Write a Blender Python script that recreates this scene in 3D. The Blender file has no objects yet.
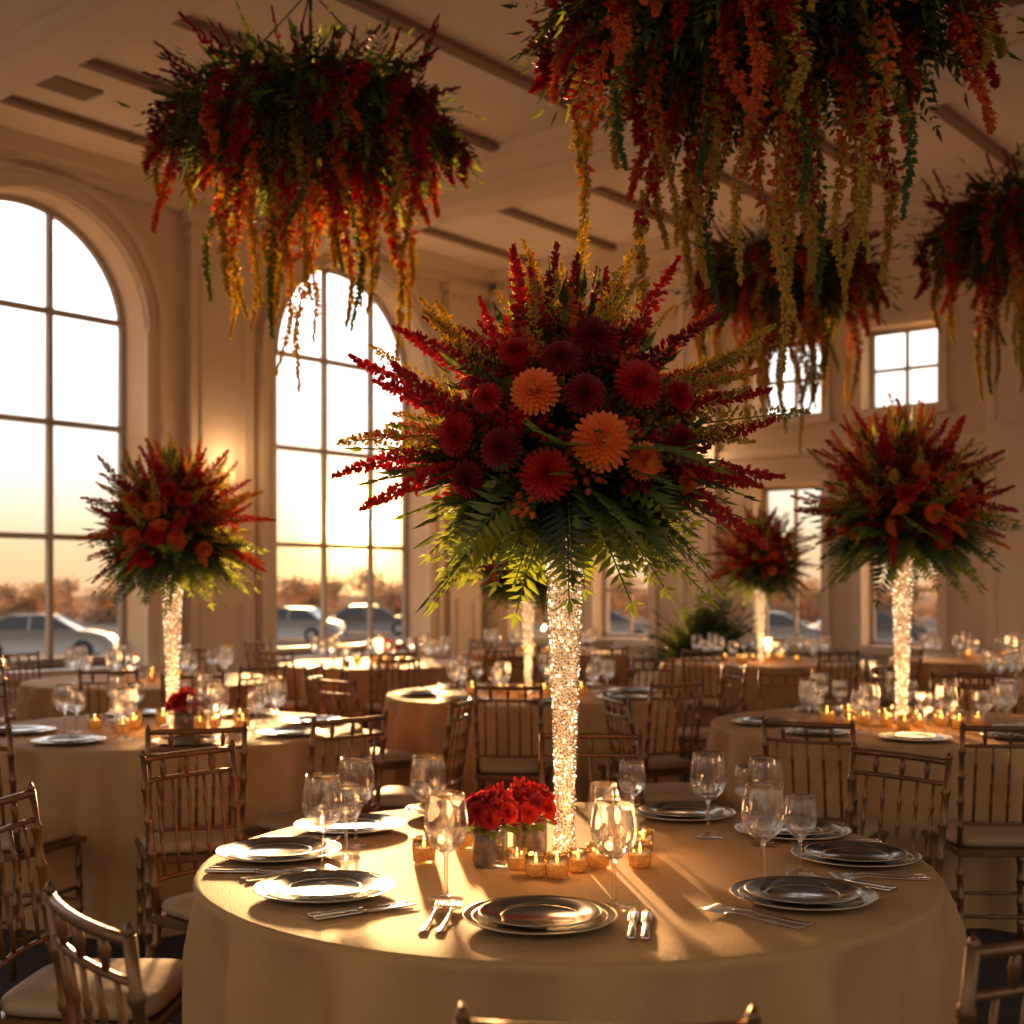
import bpy, math, random
from mathutils import Vector, Matrix, Quaternion
R_ = random.Random(7)
pi = math.pi
S = bpy.context.scene
COL = S.collection

# ---------------------------------------------------------------- materials
def mat(name, col, rough=0.5, metal=0.0, emis=None, estr=0.0, noise=0.0, nscale=8.0, bump=0.0, bscale=40.0,
        sheen=0.0, transl=0.0, trans_col=None, spec=0.5, coat=0.0, see=0.0, see_col=(1, 1, 1)):
    m = bpy.data.materials.new(name); m.use_nodes = True
    nt = m.node_tree; N = nt.nodes; L = nt.links
    b = N['Principled BSDF']
    b.inputs['Base Color'].default_value = (*col, 1)
    b.inputs['Roughness'].default_value = rough
    b.inputs['Metallic'].default_value = metal
    b.inputs['Specular IOR Level'].default_value = spec
    b.inputs['Sheen Weight'].default_value = sheen
    b.inputs['Coat Weight'].default_value = coat
    if emis:
        b.inputs['Emission Color'].default_value = (*emis, 1)
        b.inputs['Emission Strength'].default_value = estr
    tc = N.new('ShaderNodeTexCoord')
    if noise > 0:
        n = N.new('ShaderNodeTexNoise'); n.inputs['Scale'].default_value = nscale
        n.inputs['Detail'].default_value = 4
        L.new(tc.outputs['Object'], n.inputs['Vector'])
        r = N.new('ShaderNodeValToRGB')
        r.color_ramp.elements[0].position = 0.3; r.color_ramp.elements[1].position = 0.7
        r.color_ramp.elements[0].color = (*[c * (1 - noise) for c in col], 1)
        r.color_ramp.elements[1].color = (*[min(1, c * (1 + noise)) for c in col], 1)
        L.new(n.outputs['Fac'], r.inputs['Fac']); L.new(r.outputs['Color'], b.inputs['Base Color'])
    if bump > 0:
        n2 = N.new('ShaderNodeTexNoise'); n2.inputs['Scale'].default_value = bscale
        n2.inputs['Detail'].default_value = 3
        L.new(tc.outputs['Object'], n2.inputs['Vector'])
        bp = N.new('ShaderNodeBump'); bp.inputs['Strength'].default_value = bump
        bp.inputs['Distance'].default_value = 0.01
        L.new(n2.outputs['Fac'], bp.inputs['Height']); L.new(bp.outputs['Normal'], b.inputs['Normal'])
    out = b.outputs[0]
    if transl > 0:
        t = N.new('ShaderNodeBsdfTranslucent')
        t.inputs['Color'].default_value = (*(trans_col or col), 1)
        mx = N.new('ShaderNodeMixShader'); mx.inputs[0].default_value = transl
        L.new(out, mx.inputs[1]); L.new(t.outputs[0], mx.inputs[2]); out = mx.outputs[0]
    if see > 0:
        t = N.new('ShaderNodeBsdfTransparent'); t.inputs['Color'].default_value = (*see_col, 1)
        mx = N.new('ShaderNodeMixShader'); mx.inputs[0].default_value = see
        L.new(out, mx.inputs[1]); L.new(t.outputs[0], mx.inputs[2]); out = mx.outputs[0]
    L.new(out, N['Material Output'].inputs['Surface'])
    return m

def glassmat(name):
    m = bpy.data.materials.new(name); m.use_nodes = True
    nt = m.node_tree; N = nt.nodes; L = nt.links
    N.remove(N['Principled BSDF'])
    tr = N.new('ShaderNodeBsdfTransparent'); tr.inputs[0].default_value = (1, .99, .97, 1)
    go = N.new('ShaderNodeBsdfGlass'); go.inputs['Roughness'].default_value = .0; go.inputs['IOR'].default_value = 1.5
    mx = N.new('ShaderNodeMixShader'); mx.inputs[0].default_value = .5
    L.new(tr.outputs[0], mx.inputs[1]); L.new(go.outputs[0], mx.inputs[2])
    L.new(mx.outputs[0], N['Material Output'].inputs['Surface'])
    return m

M = {}
M['wall'] = mat('wall_plaster', (.68, .56, .43), .75, noise=.05, nscale=1.5, bump=.05)
M['trim'] = mat('trim_paint', (.76, .64, .51), .5)
M['ceil'] = mat('ceiling_plaster', (.88, .78, .66), .8, noise=.05, nscale=1.2)
M['beam'] = mat('beam_brown', (.26, .165, .10), .6)
M['floor'] = mat('carpet', (.040, .024, .017), .95, noise=.45, nscale=5, bump=.4, bscale=250)
M['frame'] = mat('window_frame', (.40, .35, .30), .45)
M['cloth'] = mat('satin_cloth', (.52, .275, .105), .68, noise=.10, nscale=3, bump=.28, bscale=200, spec=.15)
M['gold'] = mat('gold_chair', (.22, .098, .030), .38, .5, noise=.2, nscale=20)
M['cush'] = mat('cushion', (.42, .25, .115), .7, bump=.1)
M['plate'] = mat('plate_silver', (.17, .15, .13), .20, .7)
M['china'] = mat('china', (.085, .075, .067), .14, .45)
M['rim'] = mat('gold_rim', (.60, .45, .28), .25, 1)
M['steel'] = mat('flatware', (.72, .62, .5), .2, 1)
M['glass'] = glassmat('clear_glass')
M['votive'] = mat('votive_gold', (.66, .46, .22), .18, .8, noise=.4, nscale=120, see=.38, see_col=(1, .82, .52))
M['wax'] = mat('wax', (.9, .72, .42), .5, emis=(1, .55, .2), estr=.8)
M['flame'] = mat('flame', (1, .7, .3), .5, emis=(1, .62, .25), estr=25)
M['mercury'] = mat('mercury_glass', (.30, .25, .20), .2, .7, noise=.5, nscale=40, see=.25)
M['core'] = mat('crystal_core', (.9, .66, .40), .4, emis=(1, .54, .22), estr=.42)
M['crystal'] = mat('crystal_bead', (.95, .84, .70), .04, .92, see=.3)
M['painted_glint'] = mat('crystal_bead_painted_glint', (1, .88, .68), .1, .3, emis=(1, .80, .55), estr=1.5)  # emission on scattered beads stands in for glints of reflected light
M['leaf'] = mat('leaf_green', (.095, .145, .022), .5, noise=.4, nscale=6, transl=.4, trans_col=(.42, .50, .04))
M['leafd'] = mat('leaf_dark', (.034, .052, .015), .55, transl=.3, trans_col=(.17, .20, .03))
M['stem'] = mat('stem', (.12, .14, .04), .6)
M['red'] = mat('petal_red', (.44, .018, .011), .55, noise=.35, nscale=30, transl=.4, trans_col=(.95, .09, .03))
M['burg'] = mat('petal_burgundy', (.20, .009, .011), .55, noise=.35, nscale=30, transl=.35, trans_col=(.7, .03, .03))
M['orange'] = mat('petal_orange', (.70, .15, .018), .55, noise=.3, nscale=30, transl=.45, trans_col=(1, .40, .04))
M['goldf'] = mat('floret_gold', (.50, .32, .05), .6, noise=.4, nscale=30, transl=.45, trans_col=(1, .80, .08))
M['peach'] = mat('petal_peach', (.98, .20, .028), .5, transl=.2, trans_col=(1, .32, .05))
M['peachc'] = mat('petal_peach_centre', (.98, .34, .04), .5, emis=None)
M['wire'] = mat('wire', (.05, .04, .03), .4, .8)
M['asphalt'] = mat('asphalt', (.20, .155, .125), 1.0, noise=.2, nscale=.4, spec=0)
M['white'] = mat('car_paint', (.40, .39, .38), .5, spec=.3)
M['greycar'] = mat('car_paint_grey', (.20, .19, .185), .5)
M['carglass'] = mat('car_glass', (.04, .04, .043), .3)
M['tyre'] = mat('tyre', (.02, .02, .02), .8)
M['bark'] = mat('bark', (.40, .29, .21), .9)
M['treeleaf'] = mat('tree_foliage_hazed', (.58, .43, .29), .9, transl=.35, trans_col=(.85, .6, .35), spec=0)  # foliage colour lightened to carry the haze of distance
M['shade'] = mat('lamp_shade', (.95, .7, .45), .6, emis=(1, .5, .18), estr=.9)
M['brass'] = mat('brass', (.6, .4, .16), .3, 1)
M['down'] = mat('downlight', (1, .9, .7), .5, emis=(1, .75, .45), estr=6)
M['pot'] = mat('pot', (.12, .08, .06), .5, noise=.2)

# ---------------------------------------------------------------- mesh builder
class MB:
    def __init__(s): s.v = []; s.f = []; s.m = []
    def add(s, vs, fs, mi=0):
        o = len(s.v); s.v.extend([tuple(v) for v in vs])
        for f in fs: s.f.append([i + o for i in f]); s.m.append(mi)
    def box(s, a, b, mi=0):
        x0, y0, z0 = a; x1, y1, z1 = b
        s.add([(x0,y0,z0),(x1,y0,z0),(x1,y1,z0),(x0,y1,z0),(x0,y0,z1),(x1,y0,z1),(x1,y1,z1),(x0,y1,z1)],
              [(0,3,2,1),(4,5,6,7),(0,1,5,4),(1,2,6,5),(2,3,7,6),(3,0,4,7)], mi)
    def tube(s, pts, rad, seg=8, mi=0, cap=True):
        pts = [Vector(p) for p in pts]; n = len(pts)
        if not hasattr(rad, '__len__'): rad = [rad] * n
        vs = []; fs = []
        ref = None
        for i, p in enumerate(pts):
            t = (pts[min(i+1, n-1)] - pts[max(i-1, 0)]).normalized()
            if ref is None:
                ref = Vector((1, 0, 0)) if abs(t.x) < .9 else Vector((0, 1, 0))
            a = (ref - t * ref.dot(t)).normalized(); ref = a; b = t.cross(a)
            for k in range(seg):
                an = 2 * pi * k / seg
                vs.append(p + (a * math.cos(an) + b * math.sin(an)) * rad[i])
        for i in range(n - 1):
            for k in range(seg):
                k2 = (k + 1) % seg
                fs.append((i*seg+k, i*seg+k2, (i+1)*seg+k2, (i+1)*seg+k))
        if cap:
            fs.append(tuple(range(seg))[::-1]); fs.append(tuple((n-1)*seg+k for k in range(seg)))
        s.add(vs, fs, mi)
    def lathe(s, prof, seg=32, mi=0, c=(0, 0, 0), cap=True):
        vs = []; fs = []; n = len(prof)
        for r, z in prof:
            for k in range(seg):
                a = 2*pi*k/seg
                vs.append((c[0] + r*math.cos(a), c[1] + r*math.sin(a), c[2] + z))
        for i in range(n-1):
            for k in range(seg):
                k2 = (k+1) % seg
                fs.append((i*seg+k, i*seg+k2, (i+1)*seg+k2, (i+1)*seg+k))
        if cap and prof[0][0] > 0: fs.append(tuple(range(seg))[::-1])
        if cap and prof[-1][0] > 0: fs.append(tuple((n-1)*seg+k for k in range(seg)))
        s.add(vs, fs, mi)
    def octa(s, c, r, d=None, l=None, mi=0):
        c = Vector(c)
        if d is None: d = Vector((0, 0, 1))
        l = l or r
        a = d.orthogonal().normalized(); b = d.cross(a)
        s.add([c-d*l, c+a*r, c+b*r, c-a*r, c-b*r, c+d*l],
              [(0,2,1),(0,3,2),(0,4,3),(0,1,4),(5,1,2),(5,2,3),(5,3,4),(5,4,1)], mi)
    def leaf(s, b, d, l, w, n, mi=0, cup=.12):
        b = Vector(b); side = d.cross(n)
        if side.length < 1e-5: side = d.orthogonal()
        side.normalize(); nn = side.cross(d)
        m1 = b + d*l*.4 - nn*l*cup*.3
        s.add([b, m1 + side*w*.5 + nn*l*cup, b + d*l, m1 - side*w*.5 + nn*l*cup, m1], [(0,1,4),(1,2,4),(2,3,4),(3,0,4)], mi)
    def frond(s, b, d, L, W, droop=.3, n=12, mi=0, stem=None, rnd=R_, lw=.30):
        b = Vector(b); d = Vector(d).normalized(); p = b.copy(); step = L/n
        g = Vector((0, 0, -1))
        side = d.cross(g)
        if side.length < .05: side = d.orthogonal()
        side.normalize()
        a = rnd.uniform(-.7, .7); side = Quaternion(d, a) @ side
        pts = [p.copy()]
        for i in range(n):
            d = (d + g*droop/n).normalized(); p = p + d*step; pts.append(p.copy())
            t = (i+1)/n
            w = W*math.sin(pi*min(1, .15+.85*t))**.6 * (1-.55*t) if t < 1 else W*.3
            nn = side.cross(d)
            for sg in (-1, 1):
                ld = (side*sg + d*.8 + Vector((rnd.uniform(-.12,.12),)*3)).normalized()
                s.leaf(p, ld, w, w*lw, nn, mi)
        s.leaf(p, d, step*2, step*.6, side.cross(d), mi)
        if stem is not None: s.tube(pts[::3]+[pts[-1]], .0018, 4, stem, False)
    def obj(s, name, mats, smooth=False, parent=None):
        me = bpy.data.meshes.new(name)
        me.from_pydata(s.v, [], s.f); me.validate(clean_customdata=False)
        for m in mats: me.materials.append(M[m])
        if len(s.m) == len(me.polygons):
            me.polygons.foreach_set('material_index', s.m)
        if smooth: me.polygons.foreach_set('use_smooth', [True]*len(me.polygons))
        me.update()
        o = bpy.data.objects.new(name, me); COL.objects.link(o)
        if parent: o.parent = parent
        return o

def empty(name):
    e = bpy.data.objects.new(name, None); e.empty_display_size = .1; COL.objects.link(e); return e
def tag(o, label, cat, group=None):
    o['label'] = label; o['category'] = cat
    if group: o['group'] = group
def struct(o): o['kind'] = 'structure'; return o

def dup(root):
    r = root.copy(); COL.objects.link(r)
    def rec(src, dst):
        for c in src.children:
            k = c.copy(); COL.objects.link(k); k.parent = dst
            rec(c, k)
    rec(root, r)
    return r
class Kind:
    def __init__(s, root): s.root = root; s.used = False
    def put(s, loc, rz=0, sc=1, label=None, cat=None, group=None):
        if not s.used: o = s.root; s.used = True
        else: o = dup(s.root)
        o.location = loc; o.rotation_euler = (0, 0, rz)
        o.scale = (sc, sc, sc) if not hasattr(sc, '__len__') else sc
        if label: tag(o, label, cat, group)
        return o

# ---------------------------------------------------------------- room
RA = math.atan2(.774, .633)
e1 = Vector((math.cos(RA), math.sin(RA), 0)); e2 = Vector((-math.sin(RA), math.cos(RA), 0))
def rw(s, n, z=0): return e1*s + e2*n + Vector((0, 0, z))
def room(mb, name, mats, smooth=False):
    o = mb.obj(name, mats, smooth); o.rotation_euler = (0, 0, RA); return struct(o)
H = 5.72; LW = 11.6; LO = 12.0; BW = 13.7
b = MB(); b.box((-4, -6, -.12), (BW+.4, LO, 0)); room(b, 'floor', ['floor'])
b = MB(); b.box((-4, -6, H), (BW+.4, LO, H+.2)); room(b, 'ceiling', ['ceil'])

arch = [(1.6, 4.0), (5.7, 8.1), (9.85, 12.42)]
SILL = .60; SPR = 4.08
b = MB(); xs = -4
for (a0, a1) in arch:
    b.box((xs, LW, 0), (a0, LO, H))
    b.box((a0, LW, 0), (a1, LO, SILL))
    c = (a0+a1)/2; r = (a1-a0)/2; n = 32
    for i in range(n):
        t0 = pi - pi*i/n; t1 = pi - pi*(i+1)/n
        p0 = (c + r*math.cos(t0), SPR + r*math.sin(t0)); p1 = (c + r*math.cos(t1), SPR + r*math.sin(t1))
        b.add([(p0[0],LW,p0[1]),(p1[0],LW,p1[1]),(p1[0],LW,H),(p0[0],LW,H),
               (p0[0],LO,p0[1]),(p1[0],LO,p1[1]),(p1[0],LO,H),(p0[0],LO,H)],
              [(0,1,2,3),(7,6,5,4),(0,4,5,1)])
    xs = a1
b.box((xs, LW, 0), (BW+.4, LO, H))
room(b, 'wall_left', ['wall'])
tn = [1]
def trim(b, mats=('trim',)):
    o = room(b, 'trim_%d' % tn[0], list(mats)); tn[0] += 1; return o
mull = [(2.4, 3.2), (6.35, 7.22), (10.95, 11.75)]
wn = 1
for (a0, a1), ms in zip(arch, mull):
    b = MB(); c = (a0+a1)/2; r = (a1-a0)/2; y0, y1 = LO-.08, LO-.01
    b.box((a0, y0, SILL), (a0+.06, y1, SPR)); b.box((a1-.06, y0, SILL), (a1, y1, SPR)); b.box((a0, y0, SILL), (a1, y1, SILL+.09))
    n = 32
    def ring(b, ra, rb, ya, yb, cc=c, zc=SPR):
        for i in range(n):
            t0 = pi*i/n; t1 = pi*(i+1)/n
            q = []
            for y in (ya, yb):
                for rr, t in ((ra,t0),(rb,t0),(rb,t1),(ra,t1)):
                    q.append((cc+rr*math.cos(t), y, zc+rr*math.sin(t)))
            b.add(q, [(0,1,2,3),(7,6,5,4),(0,3,7,4),(1,5,6,2)])
    ring(b, r-.06, r, y0, y1)
    for m_ in ms:
        top = SPR + math.sqrt(max(0, r*r-(m_-c)**2))
        b.box((m_-.027, y0, SILL), (m_+.027, y1, top-.02))
    for z in (1.92, 3.08, 4.2): b.box((a0+.01, y0+.005, z-.030), (a1-.01, y1-.005, z+.030))
    room(b, 'window_%d' % wn, ['frame']); wn += 1
    b = MB()
    ring(b, r+.0, r+.18, LW-.06, LW); ring(b, r+.15, r+.24, LW-.10, LW); ring(b, r-.0, r+.04, LW-.085, LW)
    b.box((a0-.18, LW-.06, SILL-.1), (a0, LW, SPR)); b.box((a1, LW-.06, SILL-.1), (a1+.18, LW, SPR))
    b.box((a0-.24, LW-.10, SILL-.1), (a0-.15, LW, SPR)); b.box((a1+.15, LW-.10, SILL-.1), (a1+.24, LW, SPR))
    b.box((a0-.27, LW-.14, SILL-.08), (a1+.27, LO-.08, SILL))
    trim(b)
def panel(b, s0, s1, z0, z1, y, d=-.022, w=.045):
    b.box((s0, y+d, z0), (s1, y, z0+w)); b.box((s0, y+d, z1-w), (s1, y, z1))
    b.box((s0, y+d, z0+w), (s0+w, y, z1-w)); b.box((s1-w, y+d, z0+w), (s1, y, z1-w))
for s0, s1 in ((8.62, 9.48), (4.45, 5.3), (12.78, 13.4)):
    b = MB(); b.box((s0, LW-.10, 0), (s1, LW, H-.3)); b.box((s0-.05, LW-.14, 0), (s1+.05, LW, .25))
    b.box((s0-.04, LW-.13, H-.55), (s1+.04, LW, H-.48)); b.box((s0-.07, LW-.16, H-.40), (s1+.07, LW, H-.28))
    panel(b, s0+.12, s1-.12, .35, 1.25, LW-.10); panel(b, s0+.12, s1-.12, 1.45, 4.9, LW-.10)
    trim(b)
b = MB(); panel(b, 5.9, 7.9, .15, .45, LW); panel(b, 10.1, 12.0, .15, .45, LW); trim(b)
b = MB(); b.box((-4, LW-.10, H-.28), (BW, LW, H-.16)); b.box((-4, LW-.20, H-.16), (BW, LW, H)); trim(b)
b = MB(); b.box((-4, LW-.03, 0), (BW, LW, .13)); room(b, 'baseboard_left', ['trim'])

wy = [10.75, 9.4, 7.07, 5.72, 3.2, 1.85]
b = MB()
ys = LO
for c in wy:
    b.box((BW, c+.43, 0), (BW+.35, ys, H)); ys = c-.43
    b.box((BW, c-.43, 0), (BW+.35, c+.43, .76)); b.box((BW, c-.43, 2.6), (BW+.35, c+.43, 3.38)); b.box((BW, c-.43, 4.28), (BW+.35, c+.43, H))
b.box((BW, -6, 0), (BW+.35, ys, H))
room(b, 'wall_back', ['wall'])
for c in wy:
    for (z0, z1, nz) in ((.76, 2.6, 3), (3.38, 4.28, 2)):
        b = MB(); x0, x1 = BW+.18, BW+.24
        b.box((x0, c-.43, z0), (x1, c-.38, z1)); b.box((x0, c+.38, z0), (x1, c+.43, z1))
        b.box((x0, c-.43, z0), (x1, c+.43, z0+.05)); b.box((x0, c-.43, z1-.05), (x1, c+.43, z1))
        b.box((x0+.01, c-.018, z0), (x1-.01, c+.018, z1))
        for k in range(1, nz):
            z = z0+(z1-z0)*k/nz; b.box((x0+.01, c-.43, z-.018), (x1-.01, c+.43, z+.018))
        room(b, 'window_%d' % wn, ['frame']); wn += 1
        b = MB(); w = .10
        b.box((BW-.04, c-.43-w, z0-w), (BW, c-.43, z1+w)); b.box((BW-.04, c+.43, z0-w), (BW, c+.43+w, z1+w))
        b.box((BW-.04, c-.43, z1), (BW, c+.43, z1+w)); b.box((BW-.08, c-.43-w-.03, z0-w), (BW, c+.43+w+.03, z0)); trim(b)
for c in (11.45, 8.25, 4.5):
    b = MB(); b.box((BW-.1, c-.26, 0), (BW, c+.26, H-.3)); b.box((BW-.14, c-.31, 0), (BW, c+.31, .25))
    b.box((BW-.14, c-.30, H-.55), (BW, c+.30, H-.48)); b.box((BW-.17, c-.33, H-.4), (BW, c+.33, H-.28))
    for (z0, z1) in ((.4, 2.7), (3.1, 4.9)):
        w = .04
        b.box((BW-.125, c-.19, z0), (BW-.1, c+.19, z0+w)); b.box((BW-.125, c-.19, z1-w), (BW-.1, c+.19, z1))
        b.box((BW-.125, c-.19, z0+w), (BW-.1, c-.15, z1-w)); b.box((BW-.125, c+.15, z0+w), (BW-.1, c+.19, z1-w))
    trim(b)
b = MB(); b.box((BW-.10, -6, H-.28), (BW, LW-.2, H-.16)); b.box((BW-.20, -6, H-.16), (BW, LW-.2, H)); trim(b)
b = MB(); b.box((BW-.03, -6, 0), (BW, LW-.03, .16)); room(b, 'baseboard_back', ['trim'])
b = MB(); b.box((BW-.05, -6, 2.93), (BW, LW, 3.03)); trim(b)
for s in (5.2, 10.0):
    b = MB(); b.box((s-.20, -6, H-.46), (s+.20, LW-.2, H-.30)); b.box((s-.26, -6, H-.30), (s+.26, LW-.2, H-.12)); b.box((s-.30, -6, H-.12), (s+.30, LW-.2, H-.001)); trim(b, ['ceil'])
b = MB(); b.box((.1, -6, H-.46), (.5, LW-.2, H)); trim(b, ['ceil'])
for n_ in (10.65, 9.4, 8.15, 6.9, 5.65, 4.4, 3.15, 1.9, .65):
    b = MB()
    for (s0, s1) in ((.5, 4.90), (5.50, 9.70), (10.30, BW-.2)):
        b.box((s0, n_-.055, H-.06), (s1, n_+.055, H-.0005))
    trim(b, ['beam'])
b = MB(); b.box((6.0, 9.9, H-.02), (6.5, 10.2, H-.001)); trim(b, ['beam'])

def sconce():
    e = empty('wall_sconce')
    b = MB(); b.box((-.05, -.02, -.12), (.05, 0, .12)); b.tube([(0, -.02, -.05), (0, -.1, -.07), (0, -.1, 0)], .01, 8)
    b.obj('backplate', ['brass'], parent=e)
    b = MB(); b.lathe([(.04, 0), (.06, .02), (.05, .15), (.045, .15)], 20, 0, (0, -.1, 0), False); b.obj('lamp_shade', ['shade'], True, e)
    return e
K = Kind(sconce())
for s, n_, z, rz in ((9.05, LW-.101, 2.55, RA), (12.95, LW-.101, 2.75, RA), (4.85, LW-.101, 2.75, RA), (BW-.101, 8.25, 2.75, RA-pi/2)):
    K.put(rw(s, n_, z), rz, 1, 'brass wall sconce with a glowing cream shade', 'wall lamp', 'wall sconces around the hall')
    l = bpy.data.lights.new('sconce_light', 'POINT'); l.energy = 8; l.color = (1, .58, .28); l.shadow_soft_size = .1
    o = bpy.data.objects.new('sconce_light', l); COL.objects.link(o)
    off = e2*-.28 if rz == RA else e1*-.28
    o.location = rw(s, n_, z+.28)+off
def downl():
    b = MB(); b.lathe([(.09, 0), (.09, -.012), (.065, -.012), (.06, -.004)], 20, 0, (0,0,0), False); b.lathe([(.06, -.005), (.0, -.005)], 20, 1, (0,0,0), False)
    return b.obj('recessed_downlight', ['trim', 'down'])
K = Kind(downl())
for s, n_ in ((8.9, 5.0), (3.0, 4.8)):
    K.put(rw(s, n_, H), 0, 1, 'small round recessed ceiling downlight', 'ceiling light', 'recessed ceiling lights')

# ---------------------------------------------------------------- outside
b = MB(); b.box((-260, -60, -1.0), (260, 400, -.9)); o = b.obj('ground', ['asphalt']); struct(o)
def car():
    e = empty('car')
    b = MB()
    prof = [(-2.05,.22),(-2.2,.35),(-2.22,.62),(-2.12,.80),(-1.7,.90),(-1.3,.95),(.9,.97),(1.5,.90),(1.95,.78),(2.15,.62),(2.2,.38),(2.05,.22)]
    n = len(prof); vs = []
    for y, k in ((-.84,.88),(-.90,.97),(-.91,1),(.91,1),(.90,.97),(.84,.88)):
        vs += [(x*(.96+.04*k), y, .58+(z-.58)*k) for x, z in prof]
    fs = [tuple(range(n)), tuple(5*n+i for i in range(n))[::-1]]
    for j in range(5):
        for i in range(n): fs.append((j*n+i, (j+1)*n+i, (j+1)*n+(i+1)%n, j*n+(i+1)%n))
    b.add(vs, fs); b.obj('body', ['white'], True, e)
    b = MB()
    cp = [(-1.75,.94),(-1.25,1.28),(-.95,1.40),(.0,1.44),(.40,1.38),(1.2,.94)]
    vs = []; m = len(cp)
    for sy in (-1, 1):
        vs += [(x, sy*(.80-.36*(z-.94)), z) for x, z in cp]
    b.add(vs, [tuple(range(m)), tuple(m+i for i in range(m))[::-1]] + [(i, m+i, m+i+1, i+1) for i in range(m-1)])
    b.obj('car_window', ['carglass'], parent=e)
    b = MB()
    rp = [(-1.28,1.29),(-.95,1.42),(.0,1.46),(.43,1.395)]
    vs = [(x, sy*(.79-.36*(z-.94)), z+dz) for dz in (-.02,.012) for sy in (-1, 1) for x, z in rp]
    b.add(vs, [(8+i, 8+i+1, 12+i+1, 12+i) for i in range(3)]+[(i, i+1, 8+i+1, 8+i) for i in range(3)]+[(4+i, 12+i, 12+i+1, 4+i+1) for i in range(3)]+[(0,8,12,4),(3,7,15,11)])
    for y in (-1, 1):
        for (xa, xb, zb) in ((-1.78,-1.1,1.38),(-.3,-.3,1.44),(1.22,.42,1.40)): b.tube([(xa, y*.815, .94), (xb, y*(.80-.36*(zb-.94)), zb)], .035, 6)
    b.obj('roof', ['white'], parent=e)
    for x in (-1.4, 1.38):
        for y in (-.82, .82):
            b = MB(); b.tube([(0,-.1,0),(0,.1,0)], .32, 20, 0); b.tube([(0,-.11,0),(0,.11,0)], .18, 16, 1)
            w = b.obj('wheel', ['tyre', 'white'], parent=e); w.location = (x, y, .32)
    return e
K = Kind(car())
for x, y, rz, dk in ((-15.1, 42, .1, 0), (-9.6, 56, 2.9, 0), (-12.8, 68, .2, 1), (-7.0, 64, .1, 1), (9.2, 46, -.2, 0), (13.6, 50, .1, 1), (-22, 47, .1, 1), (3.5, 52, .1, 0)):
    o = K.put((x, y, -.9), rz, 1, ('dark grey' if dk else 'silver') + ' sedan parked outside the hall', 'car', 'cars in the parking lot')
    if dk:
        for c in o.children:
            if c.name.split('.')[0] in ('body', 'roof'):
                c.data = c.data.copy(); c.data.materials[0] = M['greycar']
def tree(seed):
    rr = random.Random(seed); b = MB()
    def cl(q, n, sp):
        for _ in range(n):
            c = q + Vector((rr.gauss(0,sp), rr.gauss(0,sp), rr.gauss(0,sp*.8)))
            if c.z < .1: c.z = .1+rr.random()*.5
            dd = Vector((rr.gauss(0,1), rr.gauss(0,1), rr.gauss(0,1))).normalized()
            b.octa(c, rr.uniform(.06,.14), dd, rr.uniform(.12,.26), 1)
    def br(p, d, l, r, dep):
        q = p + d*l; b.tube([p, p+d*l*.5+Vector((rr.uniform(-.1,.1), rr.uniform(-.1,.1), 0))*l*.3, q], [r, r*.8, r*.55], 6, 0, False)
        cl(q, 6, .45)
        if dep == 0: return
        for _ in range(3):
            nd = (d + Vector((rr.uniform(-1,1), rr.uniform(-1,1), rr.uniform(.2,1.1)))*.42).normalized()
            br(q, nd, l*.85, r*.55, dep-1)
    for k in range(3):
        br(Vector((k*1.4-1.4, rr.uniform(-.4,.4), 0)), Vector((0,0,1)), rr.uniform(.6,1.15), .09, 3)
    for i in range(36): cl(Vector((rr.uniform(-2.3,2.3), rr.uniform(-.7,.7), rr.uniform(.2,1.5))), 22, .35)
    return b.obj('tree', ['bark', 'treeleaf'])
KT = [Kind(tree(s)) for s in (1, 2, 3)]
for i in range(34):
    row = i % 2; x = -50 + i*3.1; y = 84 + row*14
    sc = R_.uniform(.65, .95)
    KT[i % 3].put((x, y, -.9), 0, (1, 1, sc), 'bare-branched autumn tree clump beyond the parking lot', 'tree', 'tree line beyond the parking lot')

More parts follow.
